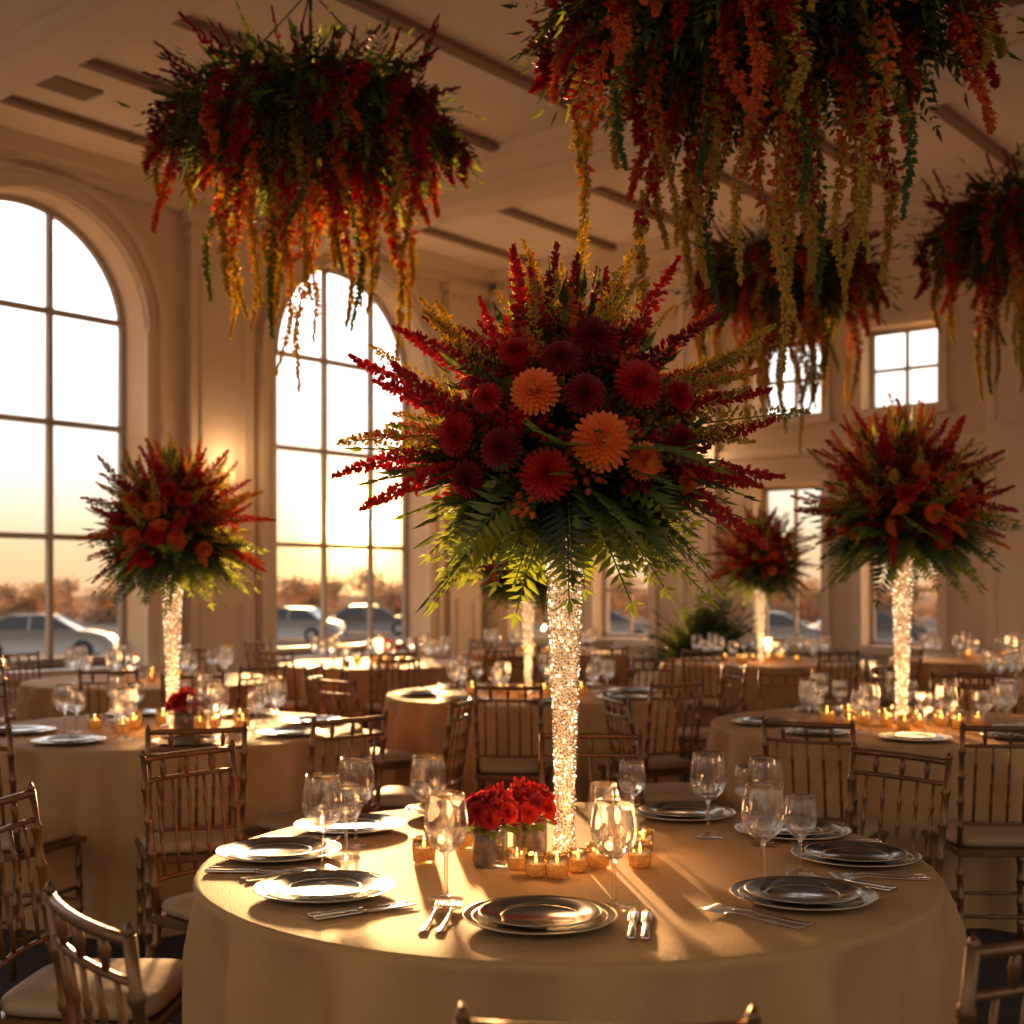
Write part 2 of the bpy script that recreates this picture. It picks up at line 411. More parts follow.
# ---------------------------------------------------------------- chair
def knobs(p0, p1, r, n=3, k=1.35):
    p0 = Vector(p0); p1 = Vector(p1); pts = []; rad = []
    def P(t, q): pts.append(p0.lerp(p1, t)); rad.append(r*q)
    P(0, 1)
    for i in range(n):
        t = (i+1)/(n+1); e = .006/(p1-p0).length
        P(t-2*e, 1); P(t-e, k); P(t+e, k); P(t+2*e, 1)
    P(1, .95)
    return pts, rad
def chair():
    e = empty('chiavari_chair')
    b = MB()
    w0, w1, d0, d1 = .165, .19, -.185, .185
    def sq(z, k):
        return [(x*k, y*k, z) for (x, y) in ((-w0, d0), (w0, d0), (w1, d1), (-w1, d1))]
    b.add(sq(.415, 1)+sq(.42, 1.05)+sq(.44, 1.05)+sq(.445, 1), [(3,2,1,0),(12,13,14,15)]+[(j*4+i, j*4+(i+1)%4, (j+1)*4+(i+1)%4, (j+1)*4+i) for j in range(3) for i in range(4)])
    b.obj('seat', ['gold'], parent=e)
    b = MB(); n = 32
    prof = [(.90,.446),(1.0,.452),(1.04,.465),(1.02,.480),(.9,.490),(.5,.497),(.01,.499)]
    vs = []
    for k, z in prof:
        for i in range(n):
            a = 2*pi*i/n; ca, sa = math.cos(a), math.sin(a)
            sx = math.copysign(abs(ca)**.35, ca); sy = math.copysign(abs(sa)**.35, sa)
            w = .178+.012*sy
            vs.append((sx*w*k, sy*.182*k, z))
    fs = [(j*n+i, j*n+(i+1)%n, (j+1)*n+(i+1)%n, (j+1)*n+i) for j in range(len(prof)-1) for i in range(n)]
    b.add(vs, fs); b.obj('cushion', ['cush'], True, e)
    for x in (-1, 1):
        for y in (-1, 1):
            b = MB()
            if y > 0: pts, rad = knobs((x*.178, .172, .415), (x*.182, .178, 0), .0118, 4)
            else: pts, rad = knobs((x*.16, -.175, .44), (x*.165, -.215, 0), .0118, 4)
            b.tube(pts, rad, 10); b.obj('leg', ['gold'], True, e)
    b = MB()
    for z in (.13, .25):
        for x in (-1, 1): b.tube(*knobs((x*.18, .175, z), (x*.163, -.197, z), .0075, 2), seg=8)
    b.tube(*knobs((-.18, .175, .2), (.18, .175, .2), .0075, 2), seg=8)
    b.tube(*knobs((-.163, -.2, .2), (.163, -.2, .2), .0075, 2), seg=8)
    b.obj('stretcher', ['gold'], True, e)
    b = MB()
    def by(z): return -.175 - (z-.44)*.14
    for x in (-1, 1):
        pts, rad = knobs((x*.16, by(.43), .43), (x*.168, by(.9), .9), .0105, 4); b.tube(pts, rad, 10)
        b.octa((x*.168, by(.905), .905), .012, None, .018)
    def rail(z, r, bow=.018):
        b.tube([(x, by(z)-bow*(1-(x/.165)**2), z) for x in (-.165, -.11, -.055, 0, .055, .11, .165)], r, 8)
    rail(.892, .0100); rail(.828, .0072); rail(.54, .0072)
    for x in (-.118, -.059, 0, .059, .118):
        bo = .018*(1-(x/.165)**2)
        pts, rad = knobs((x, by(.54)-bo, .54), (x, by(.828)-bo, .828), .0056, 3, 1.35); b.tube(pts, rad, 8)
    for x in (-.09, 0, .09):
        bo = .018*(1-(x/.165)**2)
        b.tube([(x, by(.83)-bo, .83), (x, by(.86)-bo, .862), (x, by(.89)-bo, .89)], [.005, .010, .005], 8)
    b.obj('backrest', ['gold'], True, e)
    return e
KC = Kind(chair())
chairs = []
def put_chair(rail, face):
    r = Vector((rail[0], rail[1], 0)); f = Vector((face[0], face[1], 0))
    d = (f-r).normalized(); p = r + d*.24
    for q in chairs:
        if (q-p).length < .52: return
    chairs.append(p)
    KC.put(p, math.atan2(d.y, d.x)-pi/2, 1, 'gold wooden ballroom chair with cream seat cushion at round table', 'chair', 'gold ballroom chairs in the hall')

T = {0: (.126, 3.10, .86), 1: (-1.58, 6.05, .87), 2: (1.86, 6.2, .9), 3: (.1, 8.0, .87), 4: (2.2, 11.5, .87),
     5: (-1.15, 11.3, .87), 6: (.30, 13.3, .85), 7: (3.75, 8.6, .87), 8: (-2.55, 9.2, .87), 9: (4.35, 11.9, .85)}
put_chair((-1.20, 3.05), (0, 2.98)); put_chair((-.655, 2.00), (-.655+.79, 2.0+.62)); put_chair((.11, 1.50), (.13, 3.1)); put_chair((.785, 1.89), (.126, 3.0))
for r_ in ((-.99, 3.98), (.27, 4.45), (1.17, 3.92)):
    put_chair(r_, T[0][:2])
for r_, f_ in (((-1.12, 4.62), 1), ((-1.95, 4.66), 1), ((-.62, 5.0), 1), ((-.22, 5.75), 1),
               ((1.1, 4.84), 2), ((1.80, 4.70), 2), ((.47, 5.85), 2), ((.86, 6.76), 3),
               ((-.02, 6.60), 3), ((-.95, 7.02), 3)):
    put_chair(r_, T[f_][:2])
def ringch(t, angs, rr=1.38):
    x, y, R = T[t]
    for a in angs:
        a = math.radians(a); px, py = x+rr*math.cos(a), y+rr*math.sin(a)
        ok = all(((px-tx)**2+(py-ty)**2)**.5 > tr+.16 for k, (tx, ty, tr) in T.items() if k != t)
        if ok: put_chair((px, py), (x, y))
ringch(1, (100, 150, 190, 50)); ringch(2, (60, 100, 145, 10), 1.44); ringch(3, (170, 130, 90, 50, 15))
ringch(4, (200, 240, 285, 325, 10)); ringch(5, (200, 240, 280, 320, 0, 50, 110, 150))
ringch(6, (200, 240, 290)); ringch(7, (190, 225, 262, 150)); ringch(8, (195, 235, 275, 315, 0, 40, 90, 150)); ringch(9, (230, 270, 310))

# ---------------------------------------------------------------- tables
TH = .75
def table(R, seed):
    rr = random.Random(seed)
    e = empty('banquet_table')
    b = MB(); seg = 360
    ph = [rr.uniform(0, 6.28) for _ in range(5)]
    def f(a):
        u = .5+.5*math.cos(15*a+ph[0]+1.2*math.sin(2*a+ph[3])+.5*math.sin(5*a))
        v = .5+.5*math.cos(23*a+ph[1]+.9*math.sin(3*a+ph[4]))
        return 1.1*(u**2.2) + .6*(v**2) - .6
    rings = [(.0001, TH, 0), (R*.5, TH, 0), (R*.85, TH, 0), (R-.012, TH, 0), (R-.003, TH-.002, 0), (R+.003, TH-.012, .004)]
    for i in range(1, 27):
        t = (i/26)**1.3; rings.append((R+.002+.004*t, (TH-.015)*(1-t)+.004, t))
    vs = []
    for r, z, t in rings:
        amp = .052*min(1, t/.16)**.8 + .004*t
        for k in range(seg):
            a = 2*pi*k/seg; q = r + amp*f(a) + .004*math.sin(7*a+9*t)*t if t > 0 else r
            vs.append((q*math.cos(a), q*math.sin(a), z))
    fs = [(j*seg+i, (j+1)*seg+i, (j+1)*seg+(i+1)%seg, j*seg+(i+1)%seg) for j in range(len(rings)-1) for i in range(seg)]
    b.add(vs, fs); b.obj('tablecloth', ['cloth'], True, e)
    b = MB(); b.lathe([(R-.06, TH-.03), (R-.06, TH-.006)], 48); b.obj('tabletop', ['pot'], parent=e)
    b = MB(); b.lathe([(.3, 0), (.3, .03), (.05, .08), (.05, TH-.03)], 24); b.obj('pedestal', ['pot'], parent=e)
    return e
KTb = Kind(table(.9, 5))
for k, (x, y, R) in T.items():
    KTb.put((x, y, 0), k*1.3, (R/.9, R/.9, 1), 'round banquet table with a floor-length champagne satin tablecloth', 'table', 'round banquet tables')

def charger():
    b = MB(); b.lathe([(.001, .004), (.085, .004), (.10, .009), (.146, .015), (.150, .0158), (.150, .0138), (.10, .003), (.08, 0), (.001, 0)], 64, 0)
    b.lathe([(.147, .0153), (.1485, .0168), (.1510, .0162), (.1510, .0138), (.148, .0134)], 64, 1, (0,0,0), False)
    b.lathe([(.130, .0128), (.131, .0142), (.1325, .0144), (.1335, .0136)], 64, 1, (0,0,0), False)
    for k in range(56):
        a = 2*pi*k/56; b.octa((.1400*math.cos(a), .1400*math.sin(a), .0145), .0026, None, .0014, 1)
    return b.obj('charger_plate', ['plate', 'rim'], True)
def plate():
    b = MB(); b.lathe([(.001, .006), (.070, .006), (.08, .010), (.116, .0165), (.12, .017), (.119, .015), (.08, .006), (.065, .002), (.001, .002)], 64, 0)
    b.lathe([(.117, .0165), (.1185, .0180), (.1205, .0173), (.1205, .0155), (.118, .0150)], 64, 1, (0,0,0), False)
    b.lathe([(.074, .0076), (.0752, .0092), (.0772, .0095), (.0782, .0088)], 64, 1, (0,0,0), False)
    return b.obj('dinner_plate', ['china', 'rim'], True)
def wine(h, rb, zb, name='wine_glass'):
    b = MB()
    hb = h - zb
    out = [(.0005, 0), (.034, 0), (.035, .0015), (.02, .004), (.006, .010), (.0045, .02), (.0042, zb-.012), (.006, zb-.003), (.013, zb)]
    bowl = [(.38, .03), (.58, .085), (.76, .16), (.9, .26), (.98, .36), (1.0, .46), (.985, .60), (.93, .76), (.86, .90), (.80, 1.0)]
    out += [(rb*k, zb+hb*t) for k, t in bowl]
    inn = [(rb*k-.0012, zb+hb*t+.0006) for k, t in reversed(bowl)] + [(.009, zb+.003), (.0005, zb+.002)]
    b.lathe(out+inn, 48, 0)
    return b.obj(name, ['glass'], True)
def strip(b, st, thick=.0018):
    vs = []
    for y, w, z in st: vs += [(-w, y, z), (w, y, z), (w*.8, y, z+thick), (-w*.8, y, z+thick)]
    n = len(st); fs = [(0,1,2,3), ((n-1)*4+3, (n-1)*4+2, (n-1)*4+1, (n-1)*4)]
    for j in range(n-1):
        for i in range(4): fs.append((j*4+i, (j+1)*4+i, (j+1)*4+(i+1)%4, j*4+(i+1)%4))
    b.add(vs, fs)
def fork():
    b = MB(); strip(b, [(-.10,.007,.002),(-.095,.009,.001),(-.05,.006,.001),(0,.0035,.004),(.03,.003,.007),(.045,.007,.006),(.055,.011,.004)])
    for x in (-.009,-.003,.003,.009):
        v = len(b.v); strip(b, [(.053,.002,.004),(.08,.0019,.003),(.10,.0008,.006)])
        b.v[v:] = [(p[0]+x, p[1], p[2]) for p in b.v[v:]]
    return b.obj('fork', ['steel'], True)
def knife():
    b = MB(); strip(b, [(-.115,.006,.001),(-.11,.008,.001),(-.02,.006,.001),(0,.005,.001)], .006)
    strip(b, [(0,.006,.003),(.01,.010,.003),(.08,.010,.003),(.105,.006,.003),(.115,.001,.003)], .0012)
    return b.obj('table_knife', ['steel'], True)
def votive():
    e = empty('votive_candle')
    b = MB(); b.lathe([(.001,.0),(.024,0),(.029,.004),(.031,.03),(.031,.064),(.0295,.064),(.0295,.03),(.026,.006),(.001,.006)], 24); b.obj('votive_cup', ['votive'], True, e)
    b = MB(); b.lathe([(.001,.006),(.0245,.007),(.0275,.026),(.027,.034),(.001,.035)], 20); b.obj('candle', ['wax'], True, e)
    b = MB(); b.lathe([(.0005,.036),(.004,.042),(.005,.049),(.0025,.058),(.0003,.066)], 10); b.obj('flame', ['flame'], True, e)
    return e
KCh, KPl, KW1, KW2 = Kind(charger()), Kind(plate()), Kind(wine(.205, .044, .092)), Kind(wine(.17, .037, .080))
KF, KK, KV = Kind(fork()), Kind(knife()), Kind(votive())
def cxy(px, py): 
    y = .65*1300/(py-588); return ((px-512)/1300*y, y)
def setting(t, ang, rad, flat=True):
    x, y, R = T[t]; o = Vector((math.cos(ang), math.sin(ang), 0)); p = Vector((x, y, TH+.001)) + o*rad
    KCh.put(p, ang, 1, 'round silver charger plate with a gold rim on a tablecloth', 'plate', 'charger plates on the tables')
    KPl.put(p+Vector((0,0,.0045)), ang, 1, 'glossy grey dinner plate with a gold rim on a charger', 'plate', 'dinner plates on the tables')
    if flat:
        f = -o; left = Vector((-f.y, f.x, 0)); rz = math.atan2(f.y, f.x)-pi/2
        for d in (.180, .212): KF.put(p+left*d, rz, (1.2, 1.08, 1.1), 'polished metal dinner fork on the tablecloth', 'fork', 'forks beside the plates')
        for d in (.180, .206): KK.put(p-left*d, rz, (1.15, 1.0, 1.1), 'polished metal table knife on the tablecloth', 'knife', 'knives beside the plates')
cx, cy, _ = T[0]
for (px, py) in ((325,893),(258,855),(290,820),(540,922),(803,900),(865,860),(705,808),(815,832),(425,800)):
    X, Y = cxy(px, py); a = math.atan2(Y-cy, X-cx); d = min(.695, max(.57, math.hypot(X-cx, Y-cy)))
    setting(0, a, d, py > 850)
GL = 'clear stemmed wine glass on a banquet table'
for (px, py, big) in ((323,872,1),(346,858,0),(356,846,1),(428,842,1),(446,900,1),(614,908,1),(604,856,0),(708,838,1),(765,845,1),(763,886,1),(800,874,0),(748,832,0),(632,826,0)):
    X, Y = cxy(px, py); (KW1 if big else KW2).put((X, Y, TH+.001), 0, 1.08 if big else 1.04, GL, 'wine glass', 'wine glasses on the tables')
for (px, py) in ((517,870),(536,877),(557,878),(578,872),(598,868),(643,852),(424,862),(463,848),(622,846),(640,868)):
    X, Y = cxy(px, py); KV.put((X, Y, TH+.001), R_.uniform(0,6), R_.uniform(.72,.94), 'lit votive candle in a gold glass cup', 'candle', 'votive candles on the tables')
for t, angs in ((1, (200,245,290,335,20,70,120)), (2, (180,220,258,300,340,60,110)), (3, (190,235,280,325,10,60,130))):
    x, y, R = T[t]
    for a in angs:
        a = math.radians(a); setting(t, a, .66, False)
        for j, (da, rr) in enumerate(((.30, .50), (.14, .43))):
            (KW1, KW2)[j].put((x+rr*math.cos(a+da), y+rr*math.sin(a+da), TH+.001), 0, 1.1, GL, 'wine glass', 'wine glasses on the tables')
for t in (4,5,6,7,8,9):
    x, y, R = T[t]
    for a in range(0, 360, 45):
        a = math.radians(a+10*t); rr = .56
        KW1.put((x+rr*math.cos(a), y+rr*math.sin(a), TH+.001), 0, 1.15, GL, 'wine glass', 'wine glasses on the tables')
        KW2.put((x+.5*math.cos(a+.2), y+.5*math.sin(a+.2), TH+.001), 0, 1.15, GL, 'wine glass', 'wine glasses on the tables')
for t, n in ((1,14),(2,16),(3,10),(4,8),(5,4),(6,4),(7,4),(8,4),(9,4)):
    x, y, R = T[t]
    for i in range(n):
        a = 2*pi*i/n+.2; rr = .15+.12*(i % 2)
        if t == 1 and i in (10, 11): continue
        KV.put((x+rr*1.3*math.cos(a), y+rr*math.sin(a), TH+.001), 0, R_.uniform(.9,1.25), 'lit votive candle in a gold glass cup', 'candle', 'votive candles on the tables')

# ---------------------------------------------------------------- crystal vase
VH = .78
def vprof(t):
    base = .0195 + .0255*max(0, (t-.05)/.95)**1.2
    if t < .12: base += .013*(1-t/.12)**1.5
    return base
def vase():
    e = empty('crystal_vase'); rr = random.Random(9)
    b = MB(); b.lathe([(max(.004, vprof(i/20)-.007), VH*i/20) for i in range(21)], 24); b.obj('vase_core', ['core'], True, e)
    b = MB(); b.lathe([(.055, 0), (.057, .006), (.048, .014), (.038, .018)], 32); b.obj('vase_base', ['crystal'], True, e)
    b = MB(); z = .02
    while z < VH:
        r = vprof(z/VH); n = max(8, int(2*pi*r/.0074)); ph = rr.uniform(0, 6)
        for k in range(n):
            a = 2*pi*k/n + ph + rr.gauss(0,.05); d = Vector((math.cos(a), math.sin(a), 0))
            ax = (Vector((rr.gauss(0,1), rr.gauss(0,1), rr.gauss(0,1)))).normalized()
            q = rr.uniform(.0026, .0044)
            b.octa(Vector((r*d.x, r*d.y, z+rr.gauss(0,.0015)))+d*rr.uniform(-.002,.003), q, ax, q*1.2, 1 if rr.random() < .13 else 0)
        z += .0068
    o = b.obj('crystal_beads', ['crystal', 'painted_glint'], False, e); o['kind'] = 'stuff'
    return e
KVs = Kind(vase())

# ---------------------------------------------------------------- flowers
def dahlia(name, ms, r, seed, layers=8, el1=74):
    rr = random.Random(seed); b = MB()
    for L in range(layers):
        t = L/(layers-1); n = int(24-11*t); el = math.radians(-2+el1*t); rad = r*(1-.60*t); base = r*.12*(1-t)
        for k in range(n):
            a = 2*pi*(k+.5*(L % 2))/n + rr.uniform(-.03,.03)
            o = Vector((math.cos(a), math.sin(a), 0)); u = Vector((0,0,1))
            e_ = el + rr.uniform(-.04,.04)
            d = o*math.cos(e_)+u*math.sin(e_); nn = u*math.cos(e_)-o*math.sin(e_)
            side = d.cross(nn).normalized(); p = o*base + u*(r*.16*t)
            w = max(2*pi*rad/n*.82, r*.16)
            P = [p - side*w*.2, p + side*w*.2,
                 p + d*rad*.5 + side*w*.48 + nn*w*.15, p + d*rad*.5 - nn*w*.10, p + d*rad*.5 - side*w*.48 + nn*w*.15,
                 p + d*rad*.88 + side*w*.46 + nn*w*.26, p + d*rad*.90 + nn*w*.04, p + d*rad*.88 - side*w*.46 + nn*w*.26,
                 p + d*rad*1.0 + side*w*.22 + nn*rad*.05, p + d*rad*1.0 - side*w*.22 + nn*rad*.05]
            mi = 1 if (t > .72 and len(ms) > 1) else 0
            b.add(P, [(0,1,3),(1,2,3),(0,3,4),(2,5,6,3),(3,6,7,4),(5,8,6),(6,8,9),(6,9,7)], mi)
    b.octa((0,0,r*.14), r*.24, None, r*.3, len(ms)-1)
    b.tube([(0,0,0),(0,0,-r*1.6)], r*.06, 5, 0)
    return b.obj(name, ms, True)
def spike(name, mats, L, seed, fr=.028, n=150, fs=.008, curve=.25, leaves=True):
    rr = random.Random(seed); b = MB()
    ca = rr.uniform(0, 6.28); cv = Vector((math.cos(ca), math.sin(ca), 0))*curve
    def P(t): return Vector((0,0,L*t)) + cv*L*t*t*.5
    b.tube([P(i/6) for i in range(7)], [.0025*(1-.6*i/6) for i in range(7)], 5, 1, False)
    for i in range(n):
        t = .18 + .82*(i/n)**.85; p = P(t); a = rr.uniform(0, 6.28)
        rad = fr*(1-((t-.18)/.82))**.7*rr.uniform(.35, 1.1)+.002
        d = Vector((math.cos(a), math.sin(a), rr.uniform(.1, 1.0))).normalized()
        b.octa(p + d*rad, fs*(1.05-.55*t)*rr.uniform(.7,1.2), d, fs*1.6*(1.05-.5*t), 0)
    if leaves:
        for i in range(16):
            t = rr.uniform(.05, .55); a = rr.uniform(0, 6.28); d = Vector((math.cos(a), math.sin(a), .8)).normalized()
            b.leaf(P(t), d, L*.14, L*.035, Vector((0,0,1)), 2)
    return b.obj(name, mats, False)

SPK = {
 'gold': [spike('flower_spike', ['goldf','stem','leaf'], .46, s, .050, 290, .0062, .4) for s in (1,2,3)],
 'red': [spike('flower_spike', ['red','stem','leafd'], .44, s, .038, 220, .0088, .45) for s in (4,5,6)],
 'burg': [spike('flower_spike', ['burg','stem','leafd'], .42, s, .036, 200, .0092, .4) for s in (7,8)],
 'orange': [spike('flower_spike', ['orange','stem','leaf'], .43, s, .036, 220, .0078, .45) for s in (9,10)],
}
DAH = {'peach': dahlia('dahlia', ['peach','peachc'], .062, 1), 'red': dahlia('dahlia', ['red'], .056, 2), 'burg': dahlia('dahlia', ['burg'], .054, 3),
       'orange': dahlia('dahlia', ['orange','peach'], .05, 4)}
TEMPL = [o for l in SPK.values() for o in l] + list(DAH.values())
def child(tmpl, parent, loc, d, sc=1, spin=None):
    o = tmpl.copy(); COL.objects.link(o); o.parent = parent
    q = Vector(d).normalized().to_track_quat('Z', 'Y')
    if spin is not None: q = q @ Quaternion((0,0,1), spin)
    o.rotation_mode = 'QUATERNION'; o.rotation_quaternion = q; o.location = loc; o.scale = (sc,)*3
    return o
CZ = .20
def sph(az, el): return Vector((math.cos(az)*math.cos(el), math.sin(az)*math.cos(el), math.sin(el)))
def foliage_mesh(seed, dens=1.0):
    rr = random.Random(seed); b = MB(); C = Vector((0,0,CZ))
    for i in range(int(96*dens)):
        az = i*2.4+rr.uniform(-.2,.2); el = math.radians(rr.uniform(-46, 6)); d = sph(az, el)
        b.frond(C + d*.09 - Vector((0,0,.02)), d, rr.uniform(.24, .41), rr.uniform(.09, .145), rr.uniform(.0,.5), 14, rr.choice((0,0,1)), 2, rr, .30)
    for i in range(int(190*dens)):
        az = rr.uniform(0, 6.28); el = math.radians(rr.uniform(-35, 88)); d = sph(az, el)
        b.frond(C + d*.03, d, rr.uniform(.22, .36), rr.uniform(.045, .08), rr.uniform(-.1,.4), 9, rr.choice((0,1,1)), None, rr)
    for i in range(int(300*dens)):
        az = rr.uniform(0, 6.28); el = math.radians(rr.uniform(-60, 90)); d = sph(az, el)
        dd = (d + Vector((rr.gauss(0,.5), rr.gauss(0,.5), rr.gauss(0,.5)))).normalized()
        b.leaf(C + d*rr.uniform(.05,.2), dd, rr.uniform(.08,.14), rr.uniform(.03,.05), Vector((rr.gauss(0,1), rr.gauss(0,1), rr.gauss(0,1))).normalized(), rr.choice((0,1)))
    for i in range(14):
        a = rr.uniform(0, 6.28); b.tube([(.012*math.cos(a), .012*math.sin(a), -.06), (.03*math.cos(a), .03*math.sin(a), .03), (.10*math.cos(a), .10*math.sin(a), CZ)], .003, 5, 2, False)
    return b.obj('foliage', ['leaf', 'leafd', 'stem'])
def filler_mesh(seed):
    rr = random.Random(seed); b = MB(); C = Vector((0,0,CZ))
    for i in range(260):
        az = rr.uniform(0, 6.28); el = math.radians(rr.uniform(-28, 85)); d = sph(az, el); c = C + d*rr.uniform(.17,.33); mi = rr.choice((0,0,1,1,2))
        for k in range(12):
            o = Vector((rr.gauss(0,.014), rr.gauss(0,.014), rr.gauss(0,.014))); b.octa(c+o, .009, (d+o*20).normalized(), .014, mi)
    return b.obj('filler_blossoms', ['red', 'burg', 'orange'])
def arrangement(main=True):
    rr = random.Random(11 if main else 23)
    e = empty('flower_arrangement'); C = Vector((0,0,CZ))
    f = foliage_mesh(3 if main else 4); f.parent = e; f['kind'] = 'stuff'
    f = filler_mesh(5 if main else 6); f.parent = e; f['kind'] = 'stuff'
    def sp(kind, az, el, sc=1, off=.07):
        az = (az + rr.uniform(-6, 6)) % 360
        if main and 222 < az < 318 and -26 < el < 36: az = (az + 100) % 360
        d = sph(math.radians(az), math.radians(el)); child(rr.choice(SPK[kind]), e, C + d*off, d, sc, rr.uniform(0, 6.28))
    if main:
        for i in range(17): sp('gold', i*137.5, rr.uniform(50, 88), rr.uniform(.72, 1.0))
        for i in range(26): sp('gold', i*137.5+60, rr.uniform(4, 52), rr.uniform(.80, 1.08))
        for i in range(26): sp('red', i*137.5+20, rr.uniform(-20, 26), rr.uniform(.80, 1.08))
        for i in range(7): sp('burg', i*137.5+80, rr.uniform(25, 75), rr.uniform(.8, .98))
        for i in range(13): sp('red', i*137.5+100, rr.uniform(28, 80), rr.uniform(.78, 1.02))
        for i in range(10): sp('orange', i*137.5+100, rr.uniform(-10, 75), rr.uniform(.78, 1.0))
    else:
        for i in range(14): sp('gold', i*137.5, rr.uniform(45, 88), rr.uniform(.8, 1.0))
        for i in range(18): sp('gold', i*137.5+60, rr.uniform(-5, 50), rr.uniform(.8, 1.0))
        for i in range(30): sp('red', i*137.5+20, rr.uniform(-22, 80), rr.uniform(.8, 1.06))
        for i in range(26): sp('orange', i*137.5+100, rr.uniform(-18, 80), rr.uniform(.8, 1.05))
    def dh(kind, x, z, r, front=True, R=.33):
        y2 = R*R - x*x - z*z; y = math.sqrt(y2) if y2 > .004 else .06
        p = Vector((x, -y if front else y, z)); d = p.normalized()
        dd = (d + Vector((0, -.35 if front else .35, .05))).normalized()
        base = {'peach': .062, 'red': .056, 'burg': .054, 'orange': .05}[kind]
        child(DAH[kind], e, C + p, dd, r/base, rr.uniform(0, 6))
    L1 = [('peach',-.076,.092,.050),('peach',.066,-.017,.060),('peach',.161,-.055,.040),('red',-.25,.012,.046),('red',-.052,-.088,.054),
          ('red',.15,.114,.054),('burg',.055,.225,.052),('red',-.18,.085,.034),('burg',-.225,-.09,.040),('burg',.03,.085,.044),
          ('red',.25,.10,.036),('burg',.245,-.01,.042),('burg',-.15,-.03,.044),('red',-.12,.19,.036),('orange',.27,-.09,.028),('burg',-.02,.17,.04)]
    if not main:
        L1 = [('orange',-.02,.10,.045),('orange',.10,-.05,.05),('peach',-.12,-.03,.045),('red',-.22,.05,.045),('red',.0,-.03,.05),('burg',.18,.09,.05),
              ('red',.04,.21,.045),('orange',-.14,.16,.04),('orange',.22,-.09,.04),('red',.12,.16,.04),('red',-.06,-.14,.045),('peach',.02,.02,.035)]
    for k, x, z, r in L1: dh(k, x, z, r)
    for k, x, z, r in L1[::2]: dh(k, -x, z, r, False)
    return e
VASES = {0: 1.0, 1: .93, 2: 1.04, 3: .80, 4: .88}
AM = arrangement(True); AS = Kind(arrangement(False))
for t, s in VASES.items():
    x, y, R = T[t]
    w = s if t == 0 else s*1.15
    KVs.put((x, y, TH+.001), 0, (w, w, s), 'tall glowing crystal-beaded column vase standing on a banquet table', 'vase', 'crystal column vases')
    loc = (x, y, TH+VH*s)
    if t == 0:
        AM.location = loc
        tag(AM, 'large arrangement of peach and red dahlias with golden sprays and fern', 'flower arrangement')
    else:
        AS.put(loc, {1:0,2:.5,3:1.5,4:2.5}[t], {1:.90,2:1.06,3:.80,4:1.0}[t], 'round arrangement of red and orange flowers in a crystal vase', 'flower arrangement', 'tall flower arrangements')

def posy():
    e = empty('posy_vase')
    b = MB(); b.lathe([(.001,0),(.032,0),(.036,.01),(.036,.075),(.033,.085),(.030,.085),(.031,.01),(.001,.01)], 24); b.obj('vase', ['mercury'], True, e)
    rr = random.Random(3)
    for i in range(17):
        az = i*2.4; el = math.asin(min(1, .02+.96*(i+.5)/17)); d = sph(az, el)
        child(DAH['red' if i % 3 else 'burg'], e, Vector((0,0,.098)) + Vector((d.x*.052, d.y*.052, d.z*.042)), d, .40, az)
    b = MB()
    for i in range(80):
        d = sph(rr.uniform(0,6.28), rr.uniform(-.1,1.5)); c = Vector((0,0,.092)) + d*rr.uniform(.045,.062)
        for k in range(4): b.octa(c+Vector((rr.gauss(0,.006),)*3), .005, d, .008, 1)
    for i in range(24):
        d = sph(rr.uniform(0,6.28), rr.uniform(-.4,.3)); b.leaf(Vector((0,0,.085))+d*.03, d, .045, .022, Vector((0,0,1)), 0)
    b.obj('foliage', ['leaf', 'red'], parent=e)['kind'] = 'stuff'
    return e
KPo = Kind(posy())
PL = 'small mercury-glass vase of red blossoms on the table'
for (px, py) in ((490,866),(530,858)):
    X, Y = cxy(px, py); KPo.put((X, Y-.0, TH+.001), px, 1.15, PL, 'flower vase', 'small red posies on the tables')
KPo.put((T[1][0]+.12, T[1][1]-.26, TH+.001), 1, 1.25, PL, 'flower vase', 'small red posies on the tables')
KPo.put((T[5][0]+.1, T[5][1]-.1, TH+.001), 2, 1.3, PL, 'flower vase', 'small red posies on the tables')

# ---------------------------------------------------------------- hanging floral chandeliers
def strand(mats, L, seed, n=300, r0=.052, fs=.0115):
    rr = random.Random(seed); b = MB()
    def P(t): return Vector((.10*(1-math.exp(-5*t)) + .025*math.sin(6*t+seed), .025*math.sin(7*t+seed), -L*t + .04*math.sin(min(1,t*5)*pi)))
    b.tube([P(i/10) for i in range(11)], .0025, 4, 2, False)
    for i in range(n):
        t = (i/n)**.85; p = P(t); a = rr.uniform(0, 6.28)
        rad = r0*(1-t)**.75*(.55+.45*math.sin(t*13+seed)**2)*rr.uniform(.2,1.1)+.003
        d = Vector((math.cos(a), math.sin(a), rr.uniform(-1.2,.2))).normalized()
        mi = 0 if rr.random() > (t*1.9-.45) else 1
        b.octa(p+d*rad, fs*rr.uniform(.6,1.15)*(1.05-.4*t), d, fs*1.7*(1.0-.35*t), mi)
    return b.obj('flower_garland', mats, False)
STR = {'red': [strand(['red','orange','stem'], l, s, 340, r0=.066) for l, s in ((.42,1),(.58,2))],
       'mix': [strand(['red','goldf','stem'], l, s, 330, r0=.060) for l, s in ((.60,3),(.74,4))],
       'gold': [strand(['orange','goldf','stem'], l, s, 300, r0=.052, fs=.0100) for l, s in ((.62,5),(.80,6))],
       'lime': [strand(['goldf','leaf','stem'], l, s, 300, r0=.046, fs=.0095) for l, s in ((.5,9),(.68,10))],
       'burg': [strand(['burg','red','stem'], l, s, 360, r0=.080) for l, s in ((.34,7),(.46,8))]}
TEMPL += [o for l in STR.values() for o in l]
